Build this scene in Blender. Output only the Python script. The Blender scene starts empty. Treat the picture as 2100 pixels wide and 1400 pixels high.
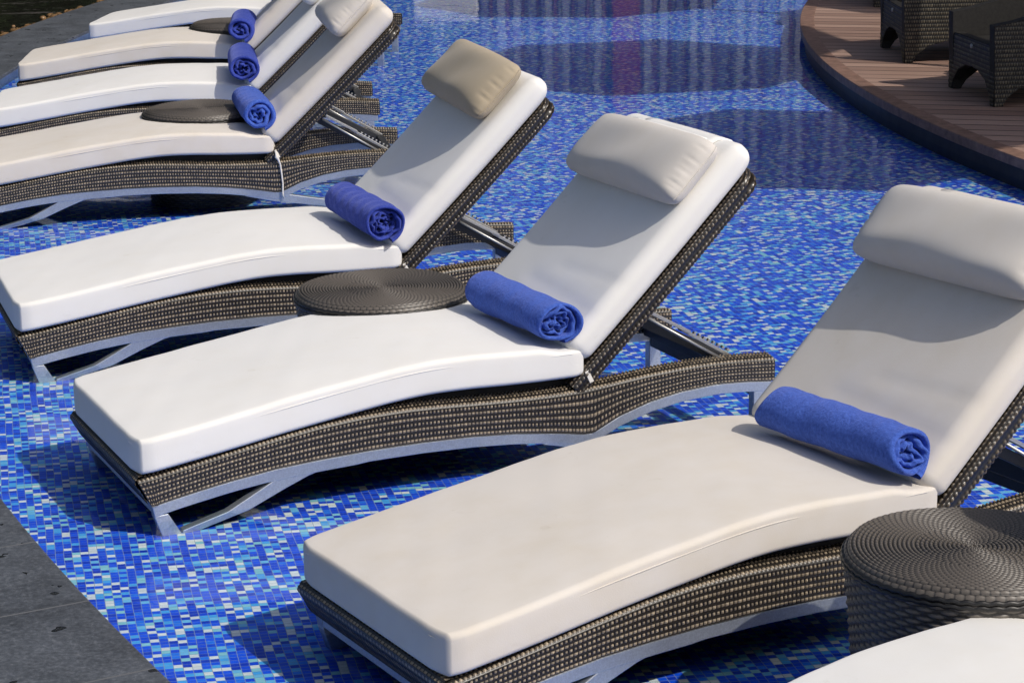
import bpy, math, random
import numpy as np
from mathutils import Matrix, Vector
random.seed(7); np.random.seed(7)
sc = bpy.context.scene
COL = sc.collection
PI = math.pi

# ------------------------------------------------------------------ levels
FL = 0.060      # mosaic floor
WL = 0.100      # water level
CP = 0.130      # stone coping top
DK = 0.210      # wooden deck top
POOL_C, POOL_R = (15.40, 13.45), 18.43
DECK_C, DECK_R = (14.93, 13.44), 13.11

# ------------------------------------------------------------------ helpers
def mesh_obj(name, verts, faces, mat=None, parent=None, smooth=True, cols=None, mats=None):
    verts = np.asarray(verts, dtype=np.float32).reshape(-1, 3)
    me = bpy.data.meshes.new(name)
    if isinstance(faces, np.ndarray):
        n = faces.shape[1]
        tot = np.full(len(faces), n, dtype=np.int32)
        flat = faces.astype(np.int32).ravel()
    else:
        tot = np.array([len(f) for f in faces], dtype=np.int32)
        flat = np.array([i for f in faces for i in f], dtype=np.int32)
    me.vertices.add(len(verts)); me.vertices.foreach_set('co', verts.ravel())
    me.loops.add(len(flat)); me.loops.foreach_set('vertex_index', flat)
    me.polygons.add(len(tot))
    start = np.concatenate([[0], np.cumsum(tot)[:-1]]).astype(np.int32)
    me.polygons.foreach_set('loop_start', start)
    me.update(calc_edges=True)
    me.polygons.foreach_set('use_smooth', np.full(len(tot), bool(smooth)))
    if cols is not None:
        a = me.attributes.new('strand', 'FLOAT', 'POINT')
        a.data.foreach_set('value', np.asarray(cols, dtype=np.float32).ravel())
    me.validate(); me.update()
    o = bpy.data.objects.new(name, me); COL.objects.link(o)
    if mat: me.materials.append(mat)
    if parent: o.parent = parent
    return o

class MB:
    """collects pieces into one mesh"""
    def __init__(s): s.v = []; s.f = []
    def add(s, verts, faces):
        b = len(s.v); s.v += [tuple(map(float, p)) for p in verts]; s.f += [tuple(int(i) + b for i in f) for f in faces]; return s
    def box(s, a, b):
        x0, y0, z0 = a; x1, y1, z1 = b
        return s.add([(x0,y0,z0),(x1,y0,z0),(x1,y1,z0),(x0,y1,z0),(x0,y0,z1),(x1,y0,z1),(x1,y1,z1),(x0,y1,z1)],
                     [(0,3,2,1),(4,5,6,7),(0,1,5,4),(1,2,6,5),(2,3,7,6),(3,0,4,7)])
    def prism(s, poly, y0, y1):
        """polygon in x,z extruded along y"""
        n = len(poly)
        v = [(p[0], y0, p[1]) for p in poly] + [(p[0], y1, p[1]) for p in poly]
        f = [tuple(range(n)), tuple(range(2*n-1, n-1, -1))] + [(i, i+n, (i+1) % n + n, (i+1) % n) for i in range(n)]
        return s.add(v, f)
    def strip(s, top, bot, y0, y1):
        """band between two x,z polylines of equal length extruded along y"""
        n = len(top); v = []
        for (a, b) in zip(top, bot):
            v += [(a[0], y0, a[1]), (b[0], y0, b[1]), (b[0], y1, b[1]), (a[0], y1, a[1])]
        f = [(0, 1, 2, 3), (4*n-1, 4*n-2, 4*n-3, 4*n-4)]
        for i in range(n-1):
            for k in range(4):
                a = 4*i+k; b = 4*i+(k+1) % 4
                f.append((a, a+4, b+4, b))
        return s.add(v, f)
    def tube(s, pts, r, n=10, cap=True):
        pts = [Vector(p) for p in pts]; rs = r if isinstance(r, (list, tuple)) else [r]*len(pts)
        v = []; m = len(pts); up = None
        for i, p in enumerate(pts):
            t = (pts[min(i+1, m-1)] - pts[max(i-1, 0)]).normalized()
            if up is None: up = Vector((0,0,1)) if abs(t.z) < .9 else Vector((1,0,0))
            a = t.cross(up).normalized(); b = a.cross(t).normalized(); up = b
            for k in range(n):
                an = 2*PI*k/n; v.append(p + a*rs[i]*math.cos(an) + b*rs[i]*math.sin(an))
        f = [(i*n+k, i*n+(k+1) % n, (i+1)*n+(k+1) % n, (i+1)*n+k) for i in range(m-1) for k in range(n)]
        if cap: f += [tuple(range(n-1, -1, -1)), tuple(range((m-1)*n, m*n))]
        return s.add(v, f)
    def obar(s, p, q, w, t, up=(0,1,0)):
        """rectangular bar p->q, width w along `up`, thickness t across"""
        p, q = Vector(p), Vector(q); d = (q-p).normalized(); u = Vector(up); u = (u - d*u.dot(d)).normalized(); c = d.cross(u)
        v = []
        for e in (p, q):
            for (a, b) in ((-1,-1),(1,-1),(1,1),(-1,1)): v.append(e + u*a*w/2 + c*b*t/2)
        return s.add(v, [(3,2,1,0),(4,5,6,7)] + [(k, (k+1) % 4, (k+1) % 4+4, k+4) for k in range(4)])
    def build(s, name, mat, parent=None, smooth=False, bevel=0.0):
        o = mesh_obj(name, s.v, s.f, mat, parent, smooth)
        if bevel:
            m = o.modifiers.new('edge', 'BEVEL'); m.width = bevel; m.segments = 2; m.limit_method = 'ANGLE'; m.angle_limit = math.radians(35)
        return o

def tag(o, label=None, cat=None, group=None, kind=None):
    if label: o['label'] = label
    if cat: o['category'] = cat
    if group: o['group'] = group
    if kind: o['kind'] = kind
    return o
def empty(name, loc=(0,0,0), rz=0):
    o = bpy.data.objects.new(name, None); COL.objects.link(o); o.empty_display_size = .1
    o.location = loc; o.rotation_euler = (0,0,rz); return o

def grid_faces(nu, nv, closed_v=False, closed_u=False):
    iu = np.arange(nu if closed_u else nu-1); iv = np.arange(nv if closed_v else nv-1)
    I, J = np.meshgrid(iu, iv, indexing='ij')
    I2 = (I+1) % nu; J2 = (J+1) % nv
    return np.stack([I*nv+J, I2*nv+J, I2*nv+J2, I*nv+J2], -1).reshape(-1, 4)

def weave(U, V, stag=.5, wid=.40):
    """over-under wicker: fat strands across the rows, thin strand between the rows. U,V in cells"""
    j = np.floor(V); fv = V - j
    uu = U + stag*np.mod(j, 2)
    i = np.floor(uu); fu = uu - i
    rnd = np.modf(np.abs(np.sin(i*12.9898 + j*78.233)*43758.5453))[0]
    bu = np.sqrt(np.clip(1-((fu-.5)/wid)**2, 0, 1)); bv = np.sin(PI*np.clip((fv-.16)/.68, 0, 1))**.6
    h1 = bu*bv*(.88+.2*rnd)
    d = np.minimum(fv, 1-fv)
    h2 = .42*np.sqrt(np.clip(1-(d/.17)**2, 0, 1))*(.85+.15*np.cos(2*PI*fu))
    h = np.maximum(h1, h2)
    c = np.where((h1 > h2) & (h1 > .35), .45+.55*rnd, np.where(h2 > .2, .17, 0.0))  # bulges coloured pale as if catching sun, gaps between them painted dark
    return h, c

def weave_surface(name, P, Ucell, Vcell, mat, parent, amp=.004, closed_v=False, flip=False, stag=.5, wid=.40, mask=None):
    """P (nu,nv,3) positions of the base surface; Ucell,Vcell (nu,nv) cell coordinates"""
    nu, nv = P.shape[:2]
    if closed_v: dv = np.roll(P, -1, 1) - np.roll(P, 1, 1)
    else: dv = np.gradient(P, axis=1)
    du = np.gradient(P, axis=0)
    N = np.cross(du, dv); N /= np.linalg.norm(N, axis=-1, keepdims=True)+1e-12
    if flip: N = -N
    h, c = weave(Ucell, Vcell, stag, wid)
    Q = P + N*(h*amp)[..., None]
    F = grid_faces(nu, nv, closed_v)
    if flip: F = F[:, ::-1]
    if mask is not None:
        F = F[mask.ravel()[F].all(1)]
    return mesh_obj(name, Q, F, mat, parent, True, c)

# ------------------------------------------------------------------ node helpers
def new_mat(name):
    m = bpy.data.materials.new(name); m.use_nodes = True
    nt = m.node_tree; nt.nodes.clear()
    out = nt.nodes.new('ShaderNodeOutputMaterial'); b = nt.nodes.new('ShaderNodeBsdfPrincipled')
    nt.links.new(b.outputs[0], out.inputs[0])
    return m, nt, b, out
def nd(nt, typ, **kw):
    n = nt.nodes.new(typ)
    for k, v in kw.items():
        if k.startswith('i_'):
            key = k[2:]; key = int(key) if key.isdigit() else key.replace('_', ' ')
            n.inputs[key].default_value = v
        else: setattr(n, k, v)
    return n
def lk(nt, a, b): nt.links.new(a, b)
def ramp(nt, stops, interp='LINEAR'):
    r = nt.nodes.new('ShaderNodeValToRGB'); r.color_ramp.interpolation = interp
    e = r.color_ramp.elements
    while len(e) > 1: e.remove(e[-1])
    e[0].position = stops[0][0]; e[0].color = (*stops[0][1], 1)
    for p, c in stops[1:]:
        x = e.new(p); x.color = (*c, 1)
    return r
def math_n(nt, op, a=None, b=None, c=None):
    n = nt.nodes.new('ShaderNodeMath'); n.operation = op
    for k, x in enumerate((a, b, c)):
        if x is None: continue
        if isinstance(x, (int, float)): n.inputs[k].default_value = x
        else: nt.links.new(x, n.inputs[k])
    return n.outputs[0]
def texco(nt, what='Object'): return nt.nodes.new('ShaderNodeTexCoord').outputs[what]
def geopos(nt): return nt.nodes.new('ShaderNodeNewGeometry').outputs['Position']

# ------------------------------------------------------------------ materials
def fabric(name, col, stain=.5, bumpscale=1.0, dirt=(.55,.47,.33)):
    m, nt, b, out = new_mat(name)
    tc = texco(nt)
    n1 = nd(nt, 'ShaderNodeTexNoise', i_Scale=2.2, i_Detail=4.0, i_Roughness=.6); lk(nt, tc, n1.inputs['Vector'])
    n2 = nd(nt, 'ShaderNodeTexNoise', i_Scale=9.0, i_Detail=5.0, i_Roughness=.65); lk(nt, tc, n2.inputs['Vector'])
    s = math_n(nt, 'MULTIPLY', n1.outputs[0], n2.outputs[0])
    r = ramp(nt, [(.16, (0,0,0)), (.42, (1,1,1))]); lk(nt, s, r.inputs[0])
    mx = nd(nt, 'ShaderNodeMix', data_type='RGBA'); mx.inputs[6].default_value = (*col, 1); mx.inputs[7].default_value = (*[c*d for c, d in zip(col, (1-.06*stain, 1-.085*stain, 1-.14*stain))], 1)
    lk(nt, r.outputs[0], mx.inputs[0])
    n5 = nd(nt, 'ShaderNodeTexNoise', i_Scale=13.0, i_Detail=4.0, i_Roughness=.7, i_Distortion=.8); lk(nt, tc, n5.inputs['Vector'])
    r5 = ramp(nt, [(.66, (1,1,1)), (.80, (.90,.885,.86))]); lk(nt, n5.outputs[0], r5.inputs[0])
    mx5 = nd(nt, 'ShaderNodeMix', data_type='RGBA', blend_type='MULTIPLY'); mx5.inputs[0].default_value = 1.0; lk(nt, mx.outputs[2], mx5.inputs[6]); lk(nt, r5.outputs[0], mx5.inputs[7])
    lk(nt, mx5.outputs[2], b.inputs['Base Color'])
    b.inputs['Roughness'].default_value = .88; b.inputs['Specular IOR Level'].default_value = .2
    b.inputs['Sheen Weight'].default_value = .15; b.inputs['Sheen Roughness'].default_value = .5
    mp = nd(nt, 'ShaderNodeMapping'); mp.inputs['Scale'].default_value = (1.0, 1.0, 1.0); lk(nt, tc, mp.inputs[0])
    wv = nd(nt, 'ShaderNodeTexNoise', i_Scale=420.0, i_Detail=2.0); lk(nt, mp.outputs[0], wv.inputs['Vector'])
    wr = nd(nt, 'ShaderNodeTexNoise', i_Scale=4.0, i_Detail=2.0, i_Roughness=.5, i_Distortion=.4); lk(nt, tc, wr.inputs['Vector'])
    b1 = nd(nt, 'ShaderNodeBump', i_Strength=.22*bumpscale, i_Distance=.0012); lk(nt, wv.outputs[0], b1.inputs['Height'])
    b2 = nd(nt, 'ShaderNodeBump', i_Strength=.30*bumpscale, i_Distance=.006); lk(nt, wr.outputs[0], b2.inputs['Height']); lk(nt, b1.outputs[0], b2.inputs['Normal'])
    lk(nt, b2.outputs[0], b.inputs['Normal'])
    return m
M_white = fabric('canvas_white', (.825,.82,.795), .35)
M_ivory = fabric('canvas_ivory', (.78,.755,.70), .6)
M_beige = fabric('canvas_beige', (.73,.685,.62), .8)
M_grey  = fabric('canvas_pale_grey', (.71,.67,.615), .8)
M_khaki = fabric('canvas_khaki', (.46,.39,.285), .8)
M_taupe = fabric('canvas_taupe', (.66,.63,.59), .6)
M_sand = fabric('canvas_sand', (.68,.65,.61), .5)

def wicker(name, dark, light, rough=.34):
    m, nt, b, out = new_mat(name)
    at = nd(nt, 'ShaderNodeAttribute', attribute_name='strand')
    r = ramp(nt, [(0.0, [c*.25 for c in dark]), (.2, dark), (.45, [.45*a+.55*d for a, d in zip(light, dark)]), (1.0, light)])  # sunlit bulges and shaded gaps of the weave put into the colour
    lk(nt, at.outputs['Fac'], r.inputs[0])
    n = nd(nt, 'ShaderNodeTexNoise', i_Scale=3.0, i_Detail=3.0); lk(nt, texco(nt), n.inputs['Vector'])
    mx = nd(nt, 'ShaderNodeMix', data_type='RGBA', blend_type='MULTIPLY'); mx.inputs[0].default_value = .5
    r2 = ramp(nt, [(.3, (.75,.72,.7)), (.7, (1.1,1.08,1.05))]); lk(nt, n.outputs[0], r2.inputs[0])
    lk(nt, r.outputs[0], mx.inputs[6]); lk(nt, r2.outputs[0], mx.inputs[7]); lk(nt, mx.outputs[2], b.inputs['Base Color'])
    b.inputs['Roughness'].default_value = rough; b.inputs['Specular IOR Level'].default_value = .62; b.inputs['Coat Weight'].default_value = .06; b.inputs['Coat Roughness'].default_value = .30
    return m
M_wick = wicker('wicker_brown', (.030,.025,.020), (.40,.325,.225), .40)
M_wick2 = wicker('wicker_back', (.024,.020,.016), (.125,.098,.066), .30)
M_wicktab = wicker('wicker_table', (.022,.020,.018), (.150,.131,.110), .47)
M_wickdeck = wicker('wicker_deck_chair', (.005,.005,.005), (.17,.147,.10), .55)

def metal(name, col, rough, met=1.0):
    m, nt, b, out = new_mat(name)
    n = nd(nt, 'ShaderNodeTexNoise', i_Scale=260.0, i_Detail=2.0); lk(nt, texco(nt), n.inputs['Vector'])
    n2 = nd(nt, 'ShaderNodeTexNoise', i_Scale=6.0, i_Detail=4.0); lk(nt, texco(nt), n2.inputs['Vector'])
    mr = nd(nt, 'ShaderNodeMapRange'); mr.inputs[1].default_value = .3; mr.inputs[2].default_value = .7; mr.inputs[3].default_value = rough*.8; mr.inputs[4].default_value = rough*1.25
    lk(nt, n2.outputs[0], mr.inputs[0]); lk(nt, mr.outputs[0], b.inputs['Roughness'])
    r = ramp(nt, [(.3, [c*.86 for c in col]), (.7, [min(1, c*1.08) for c in col])]); lk(nt, n.outputs[0], r.inputs[0]); lk(nt, r.outputs[0], b.inputs['Base Color'])
    b.inputs['Metallic'].default_value = met
    bp = nd(nt, 'ShaderNodeBump', i_Strength=.08, i_Distance=.001); lk(nt, n.outputs[0], bp.inputs['Height']); lk(nt, bp.outputs[0], b.inputs['Normal'])
    return m
M_alu = metal('brushed_aluminium', (.50,.545,.60), .42, .75)
M_steel = metal('bracket_steel', (.50,.50,.49), .42, .9)
M_dark = metal('dark_channel', (.045,.047,.052), .45, .3)
M_brass = metal('brass_bolt', (.60,.45,.20), .3, 1.0)

def towel_mat(name, lo_, hi_):
    m, nt, b, out = new_mat(name)
    tc = texco(nt)
    n = nd(nt, 'ShaderNodeTexNoise', i_Scale=130.0, i_Detail=4.0, i_Roughness=.75); lk(nt, tc, n.inputs['Vector'])
    n2 = nd(nt, 'ShaderNodeTexNoise', i_Scale=28.0, i_Detail=4.0); lk(nt, tc, n2.inputs['Vector'])
    r = ramp(nt, [(.3, lo_), (.72, hi_)]); lk(nt, n.outputs[0], r.inputs[0]); lk(nt, r.outputs[0], b.inputs['Base Color'])
    b.inputs['Roughness'].default_value = .95; b.inputs['Specular IOR Level'].default_value = .1
    b.inputs['Sheen Weight'].default_value = .5; b.inputs['Sheen Tint'].default_value = (.35,.42,1,1); b.inputs['Sheen Roughness'].default_value = .45
    b1 = nd(nt, 'ShaderNodeBump', i_Strength=.9, i_Distance=.0035); lk(nt, n.outputs[0], b1.inputs['Height'])
    b2 = nd(nt, 'ShaderNodeBump', i_Strength=.5, i_Distance=.006); lk(nt, n2.outputs[0], b2.inputs['Height']); lk(nt, b1.outputs[0], b2.inputs['Normal'])
    lk(nt, b2.outputs[0], b.inputs['Normal'])
    return m
M_towel = towel_mat('terry_cotton_blue', (.030,.074,.36), (.095,.188,.66))
M_towel_dark = towel_mat('terry_cotton_dark_blue', (.024,.042,.27), (.064,.100,.48))

def mosaic_mat():
    m, nt, b, out = new_mat('mosaic_tiles')
    mp = nd(nt, 'ShaderNodeMapping', vector_type='POINT'); mp.inputs['Rotation'].default_value = (0, 0, math.radians(-11.0)); mp.inputs['Scale'].default_value = (1/.0211, 1/.0180, 0)
    wv = nd(nt, 'ShaderNodeTexNoise', i_Scale=3.2, i_Detail=2.0); lk(nt, geopos(nt), wv.inputs['Vector'])
    wsub = nd(nt, 'ShaderNodeVectorMath', operation='SUBTRACT'); lk(nt, wv.outputs['Color'], wsub.inputs[0]); wsub.inputs[1].default_value = (.5,.5,.5)
    wsc = nd(nt, 'ShaderNodeVectorMath', operation='SCALE'); lk(nt, wsub.outputs[0], wsc.inputs[0]); wsc.inputs['Scale'].default_value = .016
    wad = nd(nt, 'ShaderNodeVectorMath', operation='ADD'); lk(nt, wsc.outputs[0], wad.inputs[0]); lk(nt, geopos(nt), wad.inputs[1])
    lk(nt, wad.outputs[0], mp.inputs[0])
    fl = nd(nt, 'ShaderNodeVectorMath', operation='FLOOR'); lk(nt, mp.outputs[0], fl.inputs[0])
    fr = nd(nt, 'ShaderNodeVectorMath', operation='FRACTION'); lk(nt, mp.outputs[0], fr.inputs[0])
    wn = nd(nt, 'ShaderNodeTexWhiteNoise', noise_dimensions='3D'); lk(nt, fl.outputs[0], wn.inputs['Vector'])
    r = ramp(nt, [(0, (.005,.044,.56)), (.15, (.007,.075,.78)), (.40, (.010,.105,.90)), (.58, (.022,.20,.92)), (.66, (.075,.42,.92)), (.74, (.17,.55,.90)), (.82, (.28,.64,.74)), (.875, (.74,.78,.82)), (.945, (.82,.85,.86))], 'CONSTANT')
    lk(nt, wn.outputs['Value'], r.inputs[0])
    # slight streaks inside every glass tile
    st = nd(nt, 'ShaderNodeTexNoise', i_Scale=1.0, i_Detail=2.0); mp2 = nd(nt, 'ShaderNodeMapping'); mp2.inputs['Scale'].default_value = (1.0, 6.0, 1.0); lk(nt, mp.outputs[0], mp2.inputs[0]); lk(nt, mp2.outputs[0], st.inputs['Vector'])
    rs = ramp(nt, [(.3, (.82,.82,.82)), (.7, (1.12,1.12,1.12))]); lk(nt, st.outputs[0], rs.inputs[0])
    mxs = nd(nt, 'ShaderNodeMix', data_type='RGBA', blend_type='MULTIPLY'); mxs.inputs[0].default_value = 1.0; lk(nt, r.outputs[0], mxs.inputs[6]); lk(nt, rs.outputs[0], mxs.inputs[7])
    sx = nd(nt, 'ShaderNodeSeparateXYZ'); lk(nt, fr.outputs[0], sx.inputs[0])
    ex = math_n(nt, 'ABSOLUTE', math_n(nt, 'SUBTRACT', sx.outputs[0], .5)); ey = math_n(nt, 'ABSOLUTE', math_n(nt, 'SUBTRACT', sx.outputs[1], .5))
    g = math_n(nt, 'GREATER_THAN', math_n(nt, 'MAXIMUM', ex, ey), .468)
    mg = nd(nt, 'ShaderNodeMix', data_type='RGBA'); lk(nt, g, mg.inputs[0]); lk(nt, mxs.outputs[2], mg.inputs[6]); mg.inputs[7].default_value = (.30,.36,.42,1)
    lk(nt, mg.outputs[2], b.inputs['Base Color'])
    b.inputs['Roughness'].default_value = .35; b.inputs['Specular IOR Level'].default_value = .25
    return m
M_mosaic = mosaic_mat()

def water_mat(name, tint, bump, deep=None, scale=9.0):
    m = bpy.data.materials.new(name); m.use_nodes = True; nt = m.node_tree; nt.nodes.clear()
    out = nt.nodes.new('ShaderNodeOutputMaterial')
    if deep is None:
        tr = nd(nt, 'ShaderNodeBsdfTransparent'); tr.inputs[0].default_value = (*tint, 1)
    else:
        tr = nd(nt, 'ShaderNodeBsdfDiffuse'); tr.inputs[0].default_value = (*deep, 1)
    gl = nd(nt, 'ShaderNodeBsdfGlossy'); gl.inputs['Roughness'].default_value = .015
    n = nd(nt, 'ShaderNodeTexNoise', i_Scale=scale, i_Detail=3.0, i_Roughness=.55, i_Distortion=.5)
    lk(nt, geopos(nt), n.inputs['Vector'])
    n2 = nd(nt, 'ShaderNodeTexNoise', i_Scale=1.3, i_Detail=2.0); lk(nt, geopos(nt), n2.inputs['Vector'])
    b1 = nd(nt, 'ShaderNodeBump', i_Strength=bump, i_Distance=.010); lk(nt, n.outputs[0], b1.inputs['Height'])
    b2 = nd(nt, 'ShaderNodeBump', i_Strength=bump*1.6, i_Distance=.03); lk(nt, n2.outputs[0], b2.inputs['Height']); lk(nt, b1.outputs[0], b2.inputs['Normal'])
    fr = nd(nt, 'ShaderNodeFresnel', i_IOR=1.17)
    lk(nt, b2.outputs[0], gl.inputs['Normal'])
    mx = nd(nt, 'ShaderNodeMixShader'); lk(nt, fr.outputs[0], mx.inputs[0]); lk(nt, tr.outputs[0], mx.inputs[1]); lk(nt, gl.outputs[0], mx.inputs[2])
    lk(nt, mx.outputs[0], out.inputs[0])
    return m
M_water = water_mat('pool_water', (.93,.985,1.0), .125)
M_pond = water_mat('pond_water', None, .5, deep=(.012,.012,.010), scale=5.0)

def coping_mat():
    m, nt, b, out = new_mat('slate_coping')
    p = geopos(nt); sx = nd(nt, 'ShaderNodeSeparateXYZ'); lk(nt, p, sx.inputs[0])
    dx = math_n(nt, 'SUBTRACT', sx.outputs[0], POOL_C[0]); dy = math_n(nt, 'SUBTRACT', sx.outputs[1], POOL_C[1])
    ang = math_n(nt, 'ARCTAN2', dy, math_n(nt, 'MULTIPLY', dx, -1.0))
    t = math_n(nt, 'FRACT', math_n(nt, 'MULTIPLY', ang, POOL_R/.46))
    joint = math_n(nt, 'GREATER_THAN', math_n(nt, 'ABSOLUTE', math_n(nt, 'SUBTRACT', t, .5)), .4935)
    n = nd(nt, 'ShaderNodeTexNoise', i_Scale=75.0, i_Detail=7.0, i_Roughness=.85); lk(nt, p, n.inputs['Vector'])
    n2 = nd(nt, 'ShaderNodeTexNoise', i_Scale=6.0, i_Detail=5.0, i_Roughness=.65); lk(nt, p, n2.inputs['Vector'])
    r = ramp(nt, [(.32, (.036,.041,.049)), (.52, (.082,.092,.108)), (.72, (.19,.205,.225))]); lk(nt, n.outputs[0], r.inputs[0])
    # pale scratches and lime marks
    n3 = nd(nt, 'ShaderNodeTexNoise', i_Scale=30.0, i_Detail=7.0, i_Roughness=.7, i_Distortion=1.2); lk(nt, p, n3.inputs['Vector'])
    ml = math_n(nt, 'MULTIPLY', math_n(nt, 'GREATER_THAN', n3.outputs[0], .66), math_n(nt, 'GREATER_THAN', n2.outputs[0], .52))
    blot = ramp(nt, [(.35, (.72,.72,.72)), (.65, (1.25,1.25,1.25))]); lk(nt, n2.outputs[0], blot.inputs[0])
    mb = nd(nt, 'ShaderNodeMix', data_type='RGBA', blend_type='MULTIPLY'); mb.inputs[0].default_value = 1.0; lk(nt, r.outputs[0], mb.inputs[6]); lk(nt, blot.outputs[0], mb.inputs[7]); r = mb
    mx0 = nd(nt, 'ShaderNodeMix', data_type='RGBA'); lk(nt, math_n(nt, 'MULTIPLY', ml, .45), mx0.inputs[0]); lk(nt, r.outputs[2], mx0.inputs[6]); mx0.inputs[7].default_value = (.22,.225,.23,1)
    # wet drops: dark and glossy
    n4 = nd(nt, 'ShaderNodeTexNoise', i_Scale=17.0, i_Detail=2.0); lk(nt, p, n4.inputs['Vector'])
    wet = math_n(nt, 'GREATER_THAN', n4.outputs[0], .695)
    mx1 = nd(nt, 'ShaderNodeMix', data_type='RGBA'); lk(nt, wet, mx1.inputs[0]); lk(nt, mx0.outputs[2], mx1.inputs[6]); mx1.inputs[7].default_value = (.018,.019,.021,1)
    mx2 = nd(nt, 'ShaderNodeMix', data_type='RGBA'); lk(nt, joint, mx2.inputs[0]); lk(nt, mx1.outputs[2], mx2.inputs[6]); mx2.inputs[7].default_value = (.15,.155,.16,1)
    lk(nt, mx2.outputs[2], b.inputs['Base Color'])
    rr = math_n(nt, 'SUBTRACT', .55, math_n(nt, 'MULTIPLY', wet, .35)); lk(nt, rr, b.inputs['Roughness'])
    bp = nd(nt, 'ShaderNodeBump', i_Strength=.5, i_Distance=.003); lk(nt, n.outputs[0], bp.inputs['Height']); lk(nt, bp.outputs[0], b.inputs['Normal'])
    return m
M_coping = coping_mat()

def deck_mat():
    m, nt, b, out = new_mat('deck_boards')
    mp = nd(nt, 'ShaderNodeMapping'); mp.inputs['Rotation'].default_value = (0, 0, math.radians(14.0)); lk(nt, geopos(nt), mp.inputs[0])
    sx = nd(nt, 'ShaderNodeSeparateXYZ'); lk(nt, mp.outputs[0], sx.inputs[0])
    t = math_n(nt, 'DIVIDE', sx.outputs[1], .145); idx = math_n(nt, 'FLOOR', t); f = math_n(nt, 'FRACT', t)
    gap = math_n(nt, 'GREATER_THAN', math_n(nt, 'ABSOLUTE', math_n(nt, 'SUBTRACT', f, .5)), .452)
    wn = nd(nt, 'ShaderNodeTexWhiteNoise', noise_dimensions='1D'); lk(nt, idx, wn.inputs['W'])
    mp2 = nd(nt, 'ShaderNodeMapping'); mp2.inputs['Scale'].default_value = (3.0, 60.0, 3.0); lk(nt, mp.outputs[0], mp2.inputs[0])
    g = nd(nt, 'ShaderNodeTexNoise', i_Scale=1.0, i_Detail=5.0, i_Roughness=.6); lk(nt, mp2.outputs[0], g.inputs['Vector'])
    r = ramp(nt, [(.25, (.25,.152,.115)), (.75, (.50,.335,.26))]); lk(nt, math_n(nt, 'ADD', math_n(nt, 'MULTIPLY', g.outputs[0], .6), math_n(nt, 'MULTIPLY', wn.outputs[0], .4)), r.inputs[0])
    mx = nd(nt, 'ShaderNodeMix', data_type='RGBA'); lk(nt, gap, mx.inputs[0]); lk(nt, r.outputs[0], mx.inputs[6]); mx.inputs[7].default_value = (.018,.012,.010,1)
    lk(nt, mx.outputs[2], b.inputs['Base Color']); b.inputs['Roughness'].default_value = .55
    bp = nd(nt, 'ShaderNodeBump', i_Strength=.4, i_Distance=.004); lk(nt, math_n(nt, 'SUBTRACT', g.outputs[0], gap), bp.inputs['Height']); lk(nt, bp.outputs[0], b.inputs['Normal'])
    return m
M_deck = deck_mat()

def plain(name, col, rough=.6, noise=.2, scale=12.0, spec=.4, met=0.0):
    m, nt, b, out = new_mat(name)
    n = nd(nt, 'ShaderNodeTexNoise', i_Scale=scale, i_Detail=5.0, i_Roughness=.6); lk(nt, texco(nt), n.inputs['Vector'])
    r = ramp(nt, [(.3, [c*(1-noise) for c in col]), (.7, [min(1, c*(1+noise)) for c in col])]); lk(nt, n.outputs[0], r.inputs[0]); lk(nt, r.outputs[0], b.inputs['Base Color'])
    b.inputs['Roughness'].default_value = rough; b.inputs['Specular IOR Level'].default_value = spec; b.inputs['Metallic'].default_value = met
    bp = nd(nt, 'ShaderNodeBump', i_Strength=.2, i_Distance=.004); lk(nt, n.outputs[0], bp.inputs['Height']); lk(nt, bp.outputs[0], b.inputs['Normal'])
    return m
M_nosing = plain('deck_nosing', (.26,.155,.115), .5, .35, 20)
M_fascia = plain('deck_fascia', (.035,.036,.038), .4, .3, 14)
M_earth = plain('dark_earth', (.05,.042,.032), .9, .3, 3)
M_riser = plain('pool_riser', (.085,.12,.19), .3, .35, 30)
M_terrace = plain('terrace_stone', (.22,.21,.20), .7, .15, 5)
M_pebble = plain('wet_pebbles', (.17,.10,.045), .22, .6, 9, .6)
M_canopy = plain('parasol_canvas', (.62,.60,.56), .85, .05, 5, .2)
M_pole = plain('parasol_pole', (.10,.085,.07), .4, .2, 8)
M_board = [plain('board_umber', (.14,.045,.065), .55, .25, 6), plain('board_slate', (.15,.16,.22), .6, .2, 6), plain('board_plum', (.20,.10,.15), .55, .25, 6), plain('board_grey', (.31,.32,.38), .6, .2, 6)]
M_red = plain('red_cloth', (.24,.04,.075), .8, .2, 5)
M_render = plain('white_render', (.78,.78,.76), .7, .04, 5)
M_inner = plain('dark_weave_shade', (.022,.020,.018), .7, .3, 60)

# ------------------------------------------------------------------ setting
def disc(name, c, r, z, mat, n=360):
    v = [(c[0]+r*math.cos(2*PI*i/n), c[1]+r*math.sin(2*PI*i/n), z) for i in range(n)]
    return mesh_obj(name, v, [tuple(range(n))], mat, None, False)
def ring(name, c, r0, r1, z0, z1, mat, a0=0, a1=2*PI, n=480):
    v = []; f = []
    A = np.linspace(a0, a1, n+1)
    for a in A:
        for (r, z) in ((r0, z0), (r0, z1), (r1, z1), (r1, z0)):
            v.append((c[0]+r*math.cos(a), c[1]+r*math.sin(a), z))
    for i in range(n):
        for k in range(4):
            a = 4*i+k; b = 4*i+(k+1) % 4
            f.append((a, b, b+4, a+4))
    o = mesh_obj(name, v, f, mat, None, False); return o

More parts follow.
